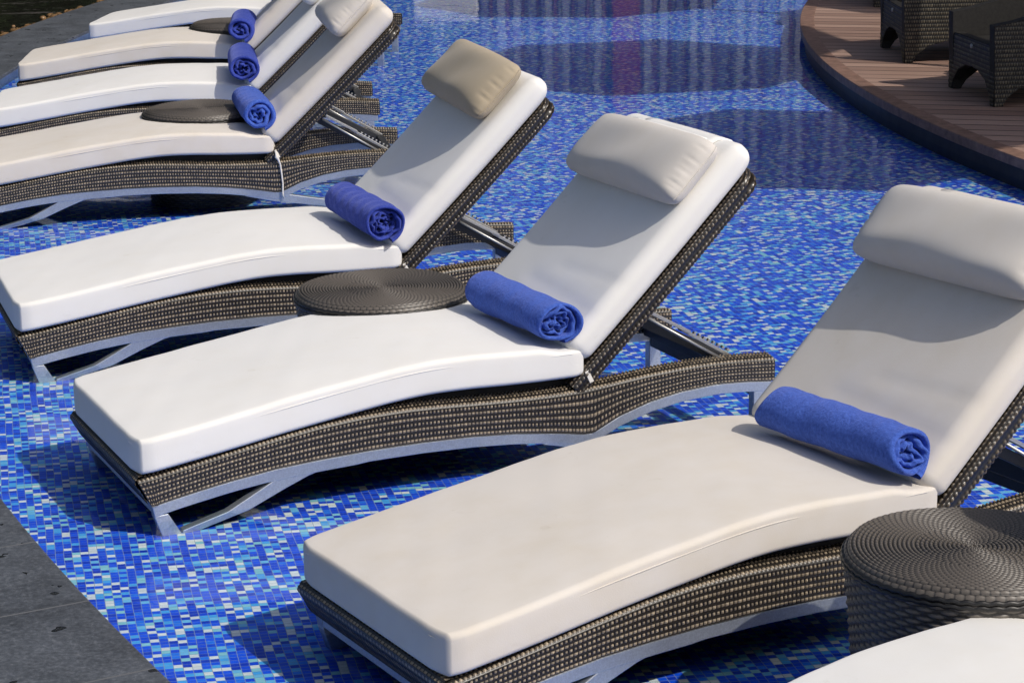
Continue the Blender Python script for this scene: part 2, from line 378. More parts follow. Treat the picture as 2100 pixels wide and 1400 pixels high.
g = mesh_obj('ground', [(-400,-400,-.6),(400,-400,-.6),(400,400,-.6),(-400,400,-.6)], [(0,1,2,3)], M_earth, None, False); tag(g, kind='structure')
tag(disc('pool_floor', POOL_C, POOL_R+.02, FL, M_mosaic), kind='structure')
tag(disc('pool_water', POOL_C, POOL_R-.001, WL, M_water), kind='structure')
cop = ring('pool_coping', POOL_C, POOL_R, POOL_R+.52, -.58, CP, M_coping); tag(cop, kind='structure')
bv = cop.modifiers.new('edge', 'BEVEL'); bv.width = .006; bv.segments = 2; bv.limit_method = 'ANGLE'
tag(ring('pond_water', POOL_C, POOL_R+.50, POOL_R+9, -.55, .055, M_pond), kind='structure')
tag(ring('pool_wall', POOL_C, POOL_R-.004, POOL_R-.001, FL-.02, CP-.018, M_riser), kind='structure')
# deck: boards sheet, nosing board and recessed fascia
tag(disc('wooden_deck', DECK_C, DECK_R-.09, DK-.002, M_deck), kind='structure')
no = ring('deck_edge', DECK_C, DECK_R-.092, DECK_R, DK-.048, DK, M_nosing); tag(no, kind='structure')
bv = no.modifiers.new('edge', 'BEVEL'); bv.width = .004; bv.segments = 2; bv.limit_method = 'ANGLE'
tag(ring('deck_base', DECK_C, DECK_R-.13, DECK_R-.03, FL-.03, DK-.050, M_fascia), kind='structure')
# terrace behind the pool
t = MB().box((-9, 21.2, FL-.02), (26, 40, .23)); tag(t.build('terrace', M_terrace), kind='structure')

# pebbles along the outer edge of the coping (countless small stones)
def pebbles():
    rng = np.random.RandomState(4); V = []; F = []
    t = (1+5**.5)/2
    base = np.array([(-1,t,0),(1,t,0),(-1,-t,0),(1,-t,0),(0,-1,t),(0,1,t),(0,-1,-t),(0,1,-t),(t,0,-1),(t,0,1),(-t,0,-1),(-t,0,1)])/math.hypot(1,t)
    fc = [(0,11,5),(0,5,1),(0,1,7),(0,7,10),(0,10,11),(1,5,9),(5,11,4),(11,10,2),(10,7,6),(7,1,8),(3,9,4),(3,4,2),(3,2,6),(3,6,8),(3,8,9),(4,9,5),(2,4,11),(6,2,10),(8,6,7),(9,8,1)]
    # one subdivision
    vs = [tuple(p) for p in base]; cache = {}; nf = []
    def mid(a, b):
        k = (min(a,b), max(a,b))
        if k not in cache:
            p = (np.array(vs[a])+np.array(vs[b]))/2; vs.append(tuple(p/np.linalg.norm(p))); cache[k] = len(vs)-1
        return cache[k]
    for a, b, c in fc:
        x, y, z = mid(a,b), mid(b,c), mid(c,a); nf += [(a,x,z),(b,y,x),(c,z,y),(x,y,z)]
    sph = np.array(vs); nf = np.array(nf)
    for i in range(1500):
        a = PI + rng.uniform(-.62, .30); rr = POOL_R+.535+abs(rng.normal(0, .10)); s = rng.uniform(.012, .040)
        sc_ = s*np.array([rng.uniform(.8,1.4), rng.uniform(.7,1.1), rng.uniform(.5,.8)])
        w = sph*sc_*(1+.18*rng.normal(size=(len(sph),1))*.6); an = rng.uniform(0, 2*PI); c, q = math.cos(an), math.sin(an)
        w = np.stack([w[:,0]*c-w[:,1]*q, w[:,0]*q+w[:,1]*c, w[:,2]], 1)
        z = .055 + .03*max(0, 1-(rr-POOL_R-.52)/.2) + rng.uniform(-.008, .012)
        V.append(w+np.array([POOL_C[0]+rr*math.cos(a), POOL_C[1]+rr*math.sin(a), z])); F.append(nf+i*len(sph))
    o = mesh_obj('pebbles', np.concatenate(V), np.concatenate(F), M_pebble, None, True)
    tag(o, kind='stuff')
pebbles()

# ------------------------------------------------------------------ lounger profile (x along length from the foot, z up)
RT = np.array([(0,.218),(.1,.233),(.2,.250),(.35,.275),(.5,.297),(.62,.307),(.75,.310),(.87,.305),(1.0,.297),(1.12,.292),(1.24,.291),(1.36,.298),(1.48,.308),(1.6,.314),(1.72,.315),(1.82,.310),(1.91,.303)])
RB = np.array([(.034,.147),(.13,.165),(.25,.184),(.38,.199),(.5,.206),(.65,.211),(.8,.211),(.95,.206),(1.08,.196),(1.2,.180),(1.29,.164),(1.32,.164),(1.40,.201),(1.5,.230),(1.6,.246),(1.72,.253),(1.82,.247),(1.905,.238)])
CB = np.array([(0.0,.232),(.12,.248),(.25,.267),(.4,.290),(.565,.313),(.7,.331),(.82,.341),(.95,.341),(1.08,.335),(1.2,.331),(1.3,.331)])
HW = .339
def smooth_interp(x, tab):
    # light smoothing of the piecewise profile
    xs = np.asarray(x, float); acc = 0
    for d, w in ((-.05,.15),(-.025,.2),(0,.3),(.025,.2),(.05,.15)): acc = acc + w*np.interp(xs+d, tab[:,0], tab[:,1])
    return acc
rt = lambda x: smooth_interp(x, RT)
def rb(x): return np.interp(x, RB[:,0], RB[:,1])
cbz = lambda x: smooth_interp(x, CB)
BA = math.radians(45.5); DV = np.array([math.cos(BA), math.sin(BA)]); NV = np.array([-math.sin(BA), math.cos(BA)])
B0 = np.array([1.315, .350])

def rounded_box(h, r, n):
    """grid of a rounded box; h half sizes, r per-axis radii, n divisions -> verts (N,3), quads"""
    idx = {}; V = []; F = []
    lin = []
    for k in range(3):
        core = np.linspace(-(h[k]-r[k]), h[k]-r[k], max(2, n[k]))
        e = 5; th = np.linspace(0, PI/2, e+1)[:-1]
        lo = -(h[k]) + r[k]*(1-np.cos(th)) if False else -h[k] + r[k]*(1-np.cos(PI/2-th))[::-1]*0 + r[k]*(np.linspace(0,1,e+1)[:-1])
        lin.append(np.concatenate([lo, core, -lo[::-1]]))
    def vid(p):
        key = tuple(np.round(p, 6))
        if key not in idx: idx[key] = len(V); V.append(p)
        return idx[key]
    for ax in range(3):
        a, b = (ax+1) % 3, (ax+2) % 3
        A, B = lin[a], lin[b]
        for sgn in (-1, 1):
            ids = [[None]*len(B) for _ in A]
            for i, x in enumerate(A):
                for j, y in enumerate(B):
                    p = [0,0,0]; p[ax] = sgn*h[ax]; p[a] = x; p[b] = y; ids[i][j] = vid(tuple(p))
            for i in range(len(A)-1):
                for j in range(len(B)-1):
                    q = (ids[i][j], ids[i+1][j], ids[i+1][j+1], ids[i][j+1])
                    F.append(q if sgn > 0 else q[::-1])
    P = np.array(V); H = np.array(h); R = np.array(r)
    Q = np.clip(P, -(H-R), H-R); D = (P-Q)/R; L = np.linalg.norm(D, axis=1, keepdims=True); 
    D = D/np.maximum(L, 1e-9)
    return Q + D*R, np.array(F)

def vnoise(P, s, seed=0):
    """cheap smooth noise from sines"""
    rng = np.random.RandomState(seed); a = 0
    for _ in range(6):
        k = rng.normal(size=3)*s; a = a + np.sin(P@k + rng.uniform(0, 6.28))
    return a/6

def make_seat_cushion(mat, parent):
    T = .094; hx, hy, hz = .655, .345, T/2
    P, F = rounded_box((hx, hy, hz), (.010, .016, .015), (90, 24, 5))
    u = P[:,0]/hx; v = P[:,1]/hy; w = P[:,2]/hz
    up = np.clip(w, 0, 1)
    x = P[:,0] + hx - .002
    crown = .010*(1-np.abs(v)**2.4)*(1-np.clip(u*1.0,-1,1)**8)*up
    # hinge end sags and rounds off, slight hand of the stuffing along the side
    endd = np.clip((x-1.16)/.14, 0, 1)
    z = cbz(np.clip(x, 0, 1.3)) + hz + P[:,2]*(1-.18*endd*up) + crown - .010*endd*up
    y = P[:,1]*(1 + .006*np.sin(x*7+1.0)) + .004*vnoise(P, 9, 3)*(np.abs(v) > .8)
    z = z + .0022*np.sin(P[:,1]*95+3*np.sin(P[:,1]*31))*np.clip((x-1.27)/.03, 0, 1) - .006*np.exp(-((x-1.205)/.05)**2)*(np.abs(P[:,1]+.11) < .24)*up
    z = z + .0035*vnoise(P, 6, 1)*up + .0012*vnoise(P, 25, 2)*up
    # corners pull in
    cr = (np.clip(np.abs(u)-.93, 0, 1)/.07)*(np.clip(np.abs(v)-.82, 0, 1)/.18)
    x = x - np.sign(u)*.014*cr; y = y - np.sign(v)*.010*cr
    o = mesh_obj('seat_cushion', np.stack([x, y, z], 1), F, mat, parent)
    # welt seam round the top edge
    pts = []
    e = [( -1, t) for t in np.linspace(-.90, .90, 30)]
    for (uu, vv) in e:
        xx = .004; pts.append((xx-.004+.010*max(0, abs(vv)-.86)/.07, vv*hy*.985, float(cbz(0.0)) + T*.80 + .006*(1-vv*vv)))
    s = MB().tube(pts, .0022, 6)
    s.build('seam', mat, o, True)
    pts = [(xx, -hy+.0006, float(cbz(xx))+T*.76) for xx in np.linspace(.07, 1.25, 60)]
    MB().tube(pts, .0016, 6).build('seam', mat, o, True)
    return o

def back_pt(s, y, t):
    """s along the backrest, t out of its front"""
    s = np.asarray(s); t = np.asarray(t)
    bend = .018*(1-np.clip(s/.75, 0, 1))**2     # slight recline curve at the bottom
    return np.stack([B0[0]+s*DV[0]+(t+bend)*NV[0]*1.0, np.broadcast_to(y, s.shape), B0[1]+s*DV[1]+(t+bend)*NV[1]], -1)

def make_back_cushion(mat, parent):
    T = .092; hs, hy, hz = .385, .343, T/2
    P, F = rounded_box((hs, hy, hz), (.036, .040, .036), (44, 22, 4))
    u = P[:,0]/hs; v = P[:,1]/hy; w = P[:,2]/hz; up = np.clip(w, 0, 1)
    s = P[:,0] + hs - .004
    crown = .009*(1-np.abs(v)**2.2)*(1-np.abs(u)**6)*up
    t = hz + P[:,2] + crown + .0035*vnoise(P, 7, 5)*up
    # creases pressed in above the towel
    t = t - .0025*np.exp(-((s-.13-.05*P[:,1])/.022)**2)*up*(v < .3) - .002*np.exp(-((s-.20+.1*P[:,1])/.016)**2)*up*(v < .0)
    # top end tapers to a pleated seam
    end = np.clip((u-.80)/.2, 0, 1)
    t = (t-hz)*(1-.30*end**2) + hz
    y = P[:,1]*(1-.02*end**2) 
    X = back_pt(s, y, t)
    o = mesh_obj('back_cushion', X, F, mat, parent)
    return o

def make_pillow(name, mat, parent, s0=.62, y0=0.0, half=(.118,.335), T=.135, t0=.083, tilt=0.0, seed=0, plump=1.0):
    nu, nv = 40, 72
    U = np.linspace(-1, 1, nu); Vv = np.linspace(-1, 1, nv); A, B = np.meshgrid(U, Vv, indexing='ij')
    prof = (1-np.abs(A)**5.0)**.50 * (1-np.abs(B)**(8.0*plump))**.52
    prof = prof*(1-.12*np.abs(B)**2.5)*(1-.06*A)*(1-.10*np.clip(B, 0, 1))
    rng = np.random.RandomState(seed)
    puck = np.zeros_like(A)
    for k in range(18):
        c = rng.uniform(-.9, .9); puck += rng.uniform(.3, 1)*np.exp(-((A-c)/.04)**2)
    puck = puck*np.clip((np.abs(B)-.86)/.14, 0, 1)**1.3
    sag = .006*np.sin(2.3*B+seed)*np.cos(1.5*A) + .004*np.sin(5*B+3*A+seed*2)
    top = T*.56*prof + sag*prof - .009*puck*prof**.6
    bot = -T*.46*prof
    rc = (np.abs(A)**5)*(np.abs(B)**10)
    S = A*half[0]*(1-.10*rc); Y = B*half[1]*(1-.05*rc - .018*(1-A*A)*np.abs(B)**8)
    ct, st_ = math.cos(tilt), math.sin(tilt)
    S2 = s0 + S*ct - Y*st_*1.0; Y2 = y0 + S*st_ + Y*ct
    V = []
    for (h, ) in ((top,), (bot,)):
        V.append(back_pt(S2, Y2, t0 + T*.40 + h).reshape(-1, 3))
    F = grid_faces(nu, nv); F2 = F[:, ::-1] + nu*nv
    o = mesh_obj(name, np.concatenate(V), np.concatenate([F[:, ::-1], F2[:, ::-1]]), mat, parent)
    w = o.modifiers.new('weld', 'WELD'); w.merge_threshold = .0008
    # seam cord round the mid line
    e = [(S2[i,0], Y2[i,0]) for i in range(nu)]
    pts = [tuple(back_pt(np.array(a), np.array(b), np.array(t0+T*.40))) for a, b in e]
    MB().tube(pts, .0024, 6).build('seam', mat, o, True)
    return o

def make_flap(mat, parent, s0, y1=-.20, y2=.27):
    """fabric strap of the head pillow, over the top of the backrest"""
    path = [(s0, .125), (s0+.06, .118), (.70, .100), (.745, .080), (.765, .050), (.762, .018), (.735, -.002), (.60, -.004)]
    P = []
    for s, t in path: P.append((s, t+.006))
    n = 14; Y = np.linspace(y1, y2, n)
    S = np.interp(np.linspace(0, len(P)-1, 32), range(len(P)), [p[0] for p in P]); T_ = np.interp(np.linspace(0, len(P)-1, 32), range(len(P)), [p[1] for p in P])
    SS = np.repeat(S[:, None], n, 1); TT = np.repeat(T_[:, None], n, 1) + .003*np.sin(np.linspace(0, 5, n))[None]
    o = mesh_obj('pillow_strap', back_pt(SS, np.broadcast_to(Y[None], SS.shape), TT).reshape(-1,3), grid_faces(32, n), mat, parent)
    m = o.modifiers.new('thick', 'SOLIDIFY'); m.thickness = .006; m.offset = 1
    return o

def make_lounger():
    root = empty('sun_lounger')
    # ---- woven side rails
    nx = 168*4+1
    xs = np.linspace(0, 1, nx)
    for sgn in (-1, 1):
        # cross section: outer face up, over the top, inner face down
        segs = [(0, 0.0), (0, .10), (0, .22), (0, .34), (0, .46), (0, .58), (0, .70), (0, .82), (0.0, .92), (.004, .975), (.012, 1.0), (.022, 1.0), (.032, 1.0), (.042, 1.0), (.050, .975), (.054, .92), (.054, .75), (.054, .5), (.054, .25), (.054, 0.0)]
        sa = np.array(segs); cum = np.concatenate([[0], np.cumsum(np.hypot(np.diff(sa[:,0]), np.diff(sa[:,1])*.095))])
        nrow = 16; q = np.linspace(0, cum[-1], nrow*6+1)
        inn = np.interp(q, cum, sa[:,0]); fr = np.interp(q, cum, sa[:,1])
        Xf = xs[:, None]*1.91 + 0*q[None]
        top = rt(Xf); bot = rb(np.clip(Xf, .034, 1.905))
        slant = (1-fr)[None]*np.interp(xs, [0, .03], [.034, 0])[:, None]      # foot end leans back
        Z = bot + (top-bot)*fr[None] + .008*np.clip((inn-.004)/.046, 0, 1)[None]*np.clip(fr*4-3, 0, 1)[None]*np.clip((xs-.06)/.08, 0, 1)[:, None]
        Y = sgn*(HW - inn)[None] + 0*Z
        P = np.stack([Xf+slant, Y, Z], -1)
        UC = np.repeat((xs*168)[:, None], len(q), 1); VC = np.repeat((q/cum[-1]*nrow)[None], nx, 0)
        weave_surface('side_rail', P, UC, VC, M_wick, root, .0048, flip=(sgn > 0), wid=.29, stag=.10)
    # head end caps of the rails
    for sgn in (-1, 1):
        y0, y1 = sorted((sgn*HW, sgn*(HW-.052)))
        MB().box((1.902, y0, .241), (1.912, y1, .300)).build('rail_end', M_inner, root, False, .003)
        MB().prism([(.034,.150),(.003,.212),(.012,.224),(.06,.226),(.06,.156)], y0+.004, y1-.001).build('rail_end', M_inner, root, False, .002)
    # ---- woven foot panel
    nyc, nzc = 46, 5
    ys = np.linspace(-1, 1, nyc*4+1); zs = np.linspace(0, 1, nzc*6+1)
    YY, ZZ = np.meshgrid(ys*(HW-.004), zs, indexing='ij')
    PX = np.array([.029,.014,.001,-.006,-.005,.004,.024]); PZ = np.array([.147,.172,.196,.212,.224,.231,.233]); PT = np.linspace(0, 1, 7)
    P = np.stack([np.interp(ZZ, PT, PX), -YY, np.interp(ZZ, PT, PZ)], -1)
    UC = np.repeat(((ys+1)/2*nyc)[:, None], len(zs), 1); VC = np.repeat((zs*nzc)[None], len(ys), 0)
    weave_surface('foot_panel', P, UC, VC, M_wick, root, .004, flip=True)
    # ---- seat sling under the cushion (dark weave, humps above the rails)
    X = np.linspace(.012, 1.34, 150); Yv = np.linspace(-HW+.054, HW-.054, 50)
    XX, YY = np.meshgrid(X, Yv, indexing='ij'); ZZ = np.minimum(cbz(np.clip(XX, 0, 1.3)) - .004, 1) - .0*YY
    P = np.stack([XX, YY, ZZ], -1)
    seat = weave_surface('seat_panel', P, XX/.03, YY/.03, M_wick, root, .002, flip=False)
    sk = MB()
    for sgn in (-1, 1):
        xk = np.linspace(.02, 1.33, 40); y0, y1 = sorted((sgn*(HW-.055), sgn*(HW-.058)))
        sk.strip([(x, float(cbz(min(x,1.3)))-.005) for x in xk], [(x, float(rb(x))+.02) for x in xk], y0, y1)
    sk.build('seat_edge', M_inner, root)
    # ---- aluminium under-frames
    xa = np.concatenate([np.linspace(.036, 1.29, 34), [1.315], np.linspace(1.34, 1.902, 18)])
    for sgn in (-1, 1):
        y0, y1 = sorted((sgn*(HW-.002), sgn*(HW-.034)))
        b = MB()
        topl = [(x, float(rb(x))-.002) for x in xa]
        th = [.033 if x > .34 and x < .62 else .031 for x in xa]
        b.strip(topl, [(x+(.006 if x < .05 else 0), z-t) for (x, z), t in zip(topl, th)], y0, y1)
        fo = b.build('frame_beam', M_alu, root, False, .0025)
        # foot strut (part of the bent frame): from the beam down to the foot
        yy0, yy1 = y0+.001, y1-.001
        s1 = MB().prism([(.37,.166),(.30,.130),(.24,.100),(.115,.068),(.115,.058),(.150,.058),(.30,.095),(.40,.138),(.47,.165),(.53,.180)], yy0, yy1); s1.build('strut', M_alu, root, False, .0025)
        s2 = MB().prism([(1.345,.150),(1.45,.130),(1.60,.104),(1.84,.070),(1.84,.058),(1.80,.058),(1.55,.082),(1.40,.104),(1.28,.122),(1.16,.150),(1.20,.156)], yy0, yy1); s2.build('strut', M_alu, root, False, .0025)
        l1 = MB().prism([(.040,.118),(.078,.120),(.113,.058),(.060,.058)], yy0, yy1); l1.build('leg', M_alu, root, False, .0025)
        l2 = MB().prism([(1.842,.216),(1.882,.212),(1.884,.058),(1.842,.058)], yy0, yy1); l2.build('leg', M_alu, root, False, .0025)
    cbm = MB().box((.040, -HW+.034, .122), (.066, HW-.034, .146)); cbm.build('cross_bar', M_alu, root, False, .002)
    cbm = MB().box((1.845, -HW+.034, .195), (1.875, HW-.034, .225)); cbm.build('cross_bar', M_dark, root, False, .002)
    # ---- backrest frame: woven tube up one side, across the top and down the other
    def bl(s): return back_pt(np.asarray(s, float), 0.0, -.029)   # centre line behind the cushion
    sS = np.linspace(-.075, .675, 60)
    side = bl(sS)
    path = [(p[0], -HW+.028, p[2]) for p in side]
    a = np.linspace(0, PI/2, 8)[1:]
    R = .03
    corner = [(-HW+.028+R*(1-math.cos(t)), .675+R*math.sin(t)) for t in a]
    pth = list(path)
    for (yy, s) in corner: q = bl(np.array([s]))[0]; pth.append((q[0], yy, q[2]))
    qq = bl(np.array([.705]))[0]
    for yy in np.linspace(-HW+.08, HW-.08, 30): pth.append((qq[0], yy, qq[2]))
    for (yy, s) in corner[::-1]: q = bl(np.array([s]))[0]; pth.append((q[0], -yy, q[2]))
    pth += [(p[0], HW-.028, p[2]) for p in side[::-1]]
    pth = np.array(pth); seg = np.linalg.norm(np.diff(pth, axis=0), axis=1); cum = np.concatenate([[0], np.cumsum(seg)])
    npth = int(cum[-1]/.0150)*5+1
    q = np.linspace(0, cum[-1], npth); C = np.stack([np.interp(q, cum, pth[:,k]) for k in range(3)], 1)
    Tn = np.gradient(C, axis=0); Tn /= np.linalg.norm(Tn, axis=1, keepdims=True)
    Nf = np.array([NV[0], 0, NV[1]]); Bn = np.cross(Tn, Nf); Bn /= np.linalg.norm(Bn, axis=1, keepdims=True)
    nr = 12; ph = np.linspace(0, 2*PI, nr*6+1)[:-1]
    ce, se = np.cos(ph), np.sin(ph); e = .55
    hx_, hz_ = .026, .024
    ox = np.sign(ce)*np.abs(ce)**e*hx_; oz = np.sign(se)*np.abs(se)**e*hz_
    P = C[:, None, :] + Bn[:, None, :]*ox[None, :, None] + Nf[None, None, :]*oz[None, :, None]
    UC = np.repeat((q/.0150)[:, None], len(ph), 1); VC = np.repeat((ph/(2*PI)*nr)[None], npth, 0)
    weave_surface('backrest_frame', P, UC, VC, M_wick2, root, .0055, closed_v=True, wid=.46)
    # woven panel of the backrest
    S = np.linspace(-.05, .69, 100); Yv = np.linspace(-HW+.05, HW-.05, 80); SS, YY = np.meshgrid(S, Yv, indexing='ij')
    P = back_pt(SS, YY, np.full_like(SS, -.018)); 
    weave_surface('backrest_panel', P, SS/.024, YY/.03, M_wick2, root, .003, flip=True)
    # ---- adjustable support: dark channels, slotted racks and rods with bolts
    for sgn in (-1, 1):
        y = sgn*(HW-.075)
        top = back_pt(np.array(.235), 0., np.array(-.058)); low = np.array([1.835, 0, .30])
        d = low-top; d /= np.linalg.norm(d)
        rk = MB().obar((top[0], y, top[2]), (top[0]+d[0]*.17, y, top[2]+d[2]*.17), .030, .010, (0,1,0)); rk.obar((top[0]+d[0]*.14, y, top[2]+d[2]*.14-.004), tuple(np.array([low[0], y, low[2]-.012])), .022, .010, (0,1,0))
        for k in range(8):
            p = np.array([top[0], y, top[2]]) + d*(.19+.018*k); rk.obar(tuple(p+np.array([0,0,.004])), tuple(p+d*.008+np.array([0,0,.004])), .012, .008, (0,1,0))
        rack = rk.build('support_rack', M_steel, root, False, .001)
        bl_ = MB(); p = Vector((top[0], y, top[2]))
        bl_.tube([p+Vector((0,-.022,0)), p+Vector((0,.022,0))], .008, 10); bl_.build('bolt', M_brass, rack, True)
        y2 = sgn*(HW-.115)
        ch = MB().obar((top[0]-.02, y2, top[2]-.03), (low[0]+.01, y2, low[2]-.035), .024, .028, (0,1,0)); ch.build('support_arm', M_dark, root, False, .002)
        rod = MB().tube([(top[0]-.005, sgn*(HW-.035), top[2]-.018), (1.80, sgn*(HW-.035), .285)], .0045, 8); rod.build('support_rod', M_steel, root, True)
    MB().obar((1.82, -HW+.06, .268), (1.82, HW-.06, .268), .03, .05, (1,0,0)).build('support_bar', M_dark, root, False, .003)
    MB().obar((back_pt(np.array(.235),0.,np.array(-.062))[0], -HW+.06, back_pt(np.array(.235),0.,np.array(-.062))[2]), (back_pt(np.array(.235),0.,np.array(-.062))[0], HW-.06, back_pt(np.array(.235),0.,np.array(-.062))[2]), .028, .028, (0,0,1)).build('support_bar', M_dark, root, False, .003)
    # cushions
    make_seat_cushion(M_white, root); make_back_cushion(M_white, root)
    # small cloth tab between the two cushions
    tb = MB().obar((1.300, -HW+.004, .345), (1.314, -HW-.001, .312), .013, .004, (1,0,.3)); tb.build('tie_tab', M_ivory, root, False, .001)
    return root

def kids(o): return [c for c in bpy.data.objects if c.parent == o]
def copy_tree(o, parent=None):
    c = o.copy(); COL.objects.link(c)
    if parent: c.parent = parent
    for ch in kids(o): copy_tree(ch, c)
    return c
def set_fabric(root, mat):
    for ch in kids(root):
        if ch.name.split('.')[0] in ('seat_cushion', 'back_cushion'):
            for q in [ch] + kids(ch):
                q.material_slots[0].link = 'OBJECT'; q.material_slots[0].material = mat

proto = make_lounger()
POSES = [  # name, x, y, rotation, cushion fabric, label
 ('A', .150, 3.185, 35.0, M_white, 'nearest lounger, only the edge of its white cushion showing in the bottom right corner'),
 ('B', -.3187, 4.5822, 30.53, M_grey, 'large grey beige sun lounger with a long taupe head pillow, beside the nearest wicker table'),
 ('C', -1.1141, 5.9449, 24.60, M_white, 'white sun lounger seen whole, with a beige head pillow and bright blue towel'),
 ('D', -1.6986, 7.4506, 19.14, M_white, 'white sun lounger with a khaki head pillow set askew on its backrest'),
 ('E', -2.3459, 9.8852, 10.01, M_beige, 'beige sun lounger with a pale cord hanging from the hinge of its cushions'),
 ('F', -2.5768, 11.4608, 6.45, M_white, 'white sun lounger between two beige ones, the wicker table in front of it'),
 ('G', -2.7453, 13.0487, 3.14, M_beige, 'beige sun lounger, second from the far end, with its foot at the stone coping'),
 ('H', -2.6170, 14.8480, -5.50, M_white, 'farthest white sun lounger, cut off by the top edge of the picture'),
]
LOUNGERS = {}
for k, (nm, x, y, a, fab, lab) in enumerate(POSES):
    o = copy_tree(proto) if k else proto
    LOUNGERS[nm] = o
for (nm, x, y, a, fab, lab) in POSES:
    o = LOUNGERS[nm]
    o.location = (x, y, 0); o.rotation_euler = (0, 0, math.radians(a))
    tag(o, lab, 'sun lounger', 'sun loungers standing in the shallow pool')
    set_fabric(o, fab)

# head pillows strapped to the backrests
make_pillow('head_pillow', M_taupe, LOUNGERS['B'], .598, .005, (.112,.328), .118, .088, 0.02, 1); make_flap(M_grey, LOUNGERS['B'], .66, -.28, .235)
make_pillow('head_pillow', M_taupe, LOUNGERS['C'], .596, -.015, (.110,.338), .115, .088, 0.015, 2); make_flap(M_white, LOUNGERS['C'], .66, -.24, .19)
make_pillow('head_pillow', M_khaki, LOUNGERS['D'], .640, .015, (.118,.345), .125, .090, -.03, 3, .55)
make_pillow('head_pillow', M_grey, LOUNGERS['E'], .635, .04, (.120,.335), .135, .090, .01, 4, .6)
for k_, (nm_, mt_) in enumerate((('F', M_white), ('G', M_ivory), ('A', M_white), ('H', M_white))):
    make_pillow('head_pillow', mt_, LOUNGERS[nm_], .60, .0, (.112,.335), .14, .090, .0, 5+k_)
# hanging tie cord on the beige lounger
co = MB()
co.tube([(1.300,-HW+.004,.345),(1.303,-HW-.008,.330),(1.302,-HW-.012,.318),(1.309,-HW-.011,.308),(1.317,-HW-.010,.285),(1.322,-HW-.009,.24),(1.325,-HW-.010,.20),(1.323,-HW-.009,.158),(1.326,-HW-.008,.135)], [.004,.006,.0085,.006,.004,.004,.004,.0042,.0045], 8)
co.build('tie_cord', M_ivory, LOUNGERS['E'], True)

# ------------------------------------------------------------------ rolled towels
def make_towel(seed, half, R=.064, turns=3.5):
    rng = np.random.RandomState(seed)
    n = int(turns*44)+1; th = np.linspace(0, turns*2*PI, n)
    pitch = (R-.013)/turns; thick = pitch*.88
    r = R - pitch*th/(2*PI)
    ny = 46; yv = np.linspace(-1, 1, ny)
    TH, YV = np.meshgrid(th, yv, indexing='ij'); RR = np.repeat(r[:, None], ny, 1)
    ph = rng.uniform(0, 6, 8)
    turn = TH/(2*PI)
    # outer turn stays smooth, inner turns are crumpled
    inner = np.clip(turn-.6, 0, 1)
    wob = .0042*inner*(np.sin(3*TH+ph[0]+.8*YV)+.8*np.sin(5.3*TH+ph[1])+.6*np.sin(8.7*TH+ph[6])) + .0016*np.sin(2*TH+ph[2]+2.2*YV)
    RR = RR + wob*np.clip(RR/.03, .3, 1) + .0014*np.sin(9*YV+ph[3]+TH) + (.0022 if seed in (13, 14) else .0007)*np.sin(21*YV+ph[7]+1.5*np.sin(2*TH+ph[0]))*np.sin(TH*.8+ph[2])**2
    flat = np.where(np.sin(TH) < -.6, 1-.10*(-np.sin(TH)-.6)/.4, 1)      # settles on the cushion
    endoff = half*YV + np.sign(YV)*np.abs(YV)**20*(.010*np.sin(TH*.9+ph[4])+.007*np.sin(2.3*TH+ph[5]) - .012*np.clip(turn-.9, 0, 1) )
    a0 = math.radians(-70)      # loose end lies underneath, towards the backrest
    AN = TH + a0
    def surf(off):
        rr = np.maximum(RR+off, .002)
        return np.stack([rr*np.cos(AN)*1.10, endoff, rr*np.sin(AN)*flat*.97], -1)
    # rim: rounded edge at each end
    O = surf(0); I = surf(-thick)
    rim = []
    prof = [(0, 0), (.25, .7), (.5, 1.0), (.75, .7), (1, 0)]
    cols = []
    first = [surf(-thick*f)[:, :1] + np.array([0, -thick*.55*e, 0]) for f, e in prof[::-1]]
    last = [surf(-thick*f)[:, -1:] + np.array([0, thick*.55*e, 0]) for f, e in prof]
    G = np.concatenate([O[:, :]] + last[1:-1] + [I[:, ::-1]] + first[1:-1], axis=1)   # closed loop in v
    nu, nv = G.shape[:2]
    F = grid_faces(nu, nv, True)
    caps = [tuple(range(nv)), tuple((nu-1)*nv + k for k in range(nv-1, -1, -1))]
    fl = [tuple(f) for f in F] 
    return G.reshape(-1, 3), fl, nu, nv
def towel(nm, y_near, y_far, xn, xf, seed, label, R=.064, dz=0.0, turns=3.5):
    lo = LOUNGERS[nm]; half = abs(y_far-y_near)/2
    V, F, nu, nv = make_towel(seed, half, R, turns)
    o = mesh_obj('rolled_towel', V, F, M_towel_dark if nm in 'DFG' else M_towel, None, True)
    xm, ym = (xn+xf)/2, (y_near+y_far)/2
    z = float(cbz(xm)) + .094 + .014 + R*.86 + dz - .004
    a = lo.rotation_euler[2]; c, s = math.cos(a), math.sin(a)
    o.location = (lo.location[0]+c*xm-s*ym, lo.location[1]+s*xm+c*ym, z)
    o.rotation_euler = (0, 0, a + math.atan2(-(xf-xn), (y_far-y_near)))
    tag(o, label, 'towel', 'rolled blue towels on the loungers'); return o
towel('B', -.325, .122, 1.212, 1.175, 11, 'rolled bright blue towel on the grey beige lounger beside the nearest table', .068, 0, 3.2)
towel('C', -.335, .105, 1.212, 1.184, 12, 'rolled bright blue towel on the white lounger with the beige pillow', .067, 0, 4.2)
towel('D', -.375, .085, 1.225, 1.208, 13, 'rolled dark blue towel below the khaki pillow', .070, 0, 4.4)
towel('E', -.330, .14, 1.235, 1.215, 14, 'rolled blue towel on the beige lounger with the hanging cord', .074, 0, 3.0)
towel('F', -.420, .08, 1.245, 1.235, 15, 'rolled blue towel on the white lounger between two beige ones', .075, 0, 3.2)
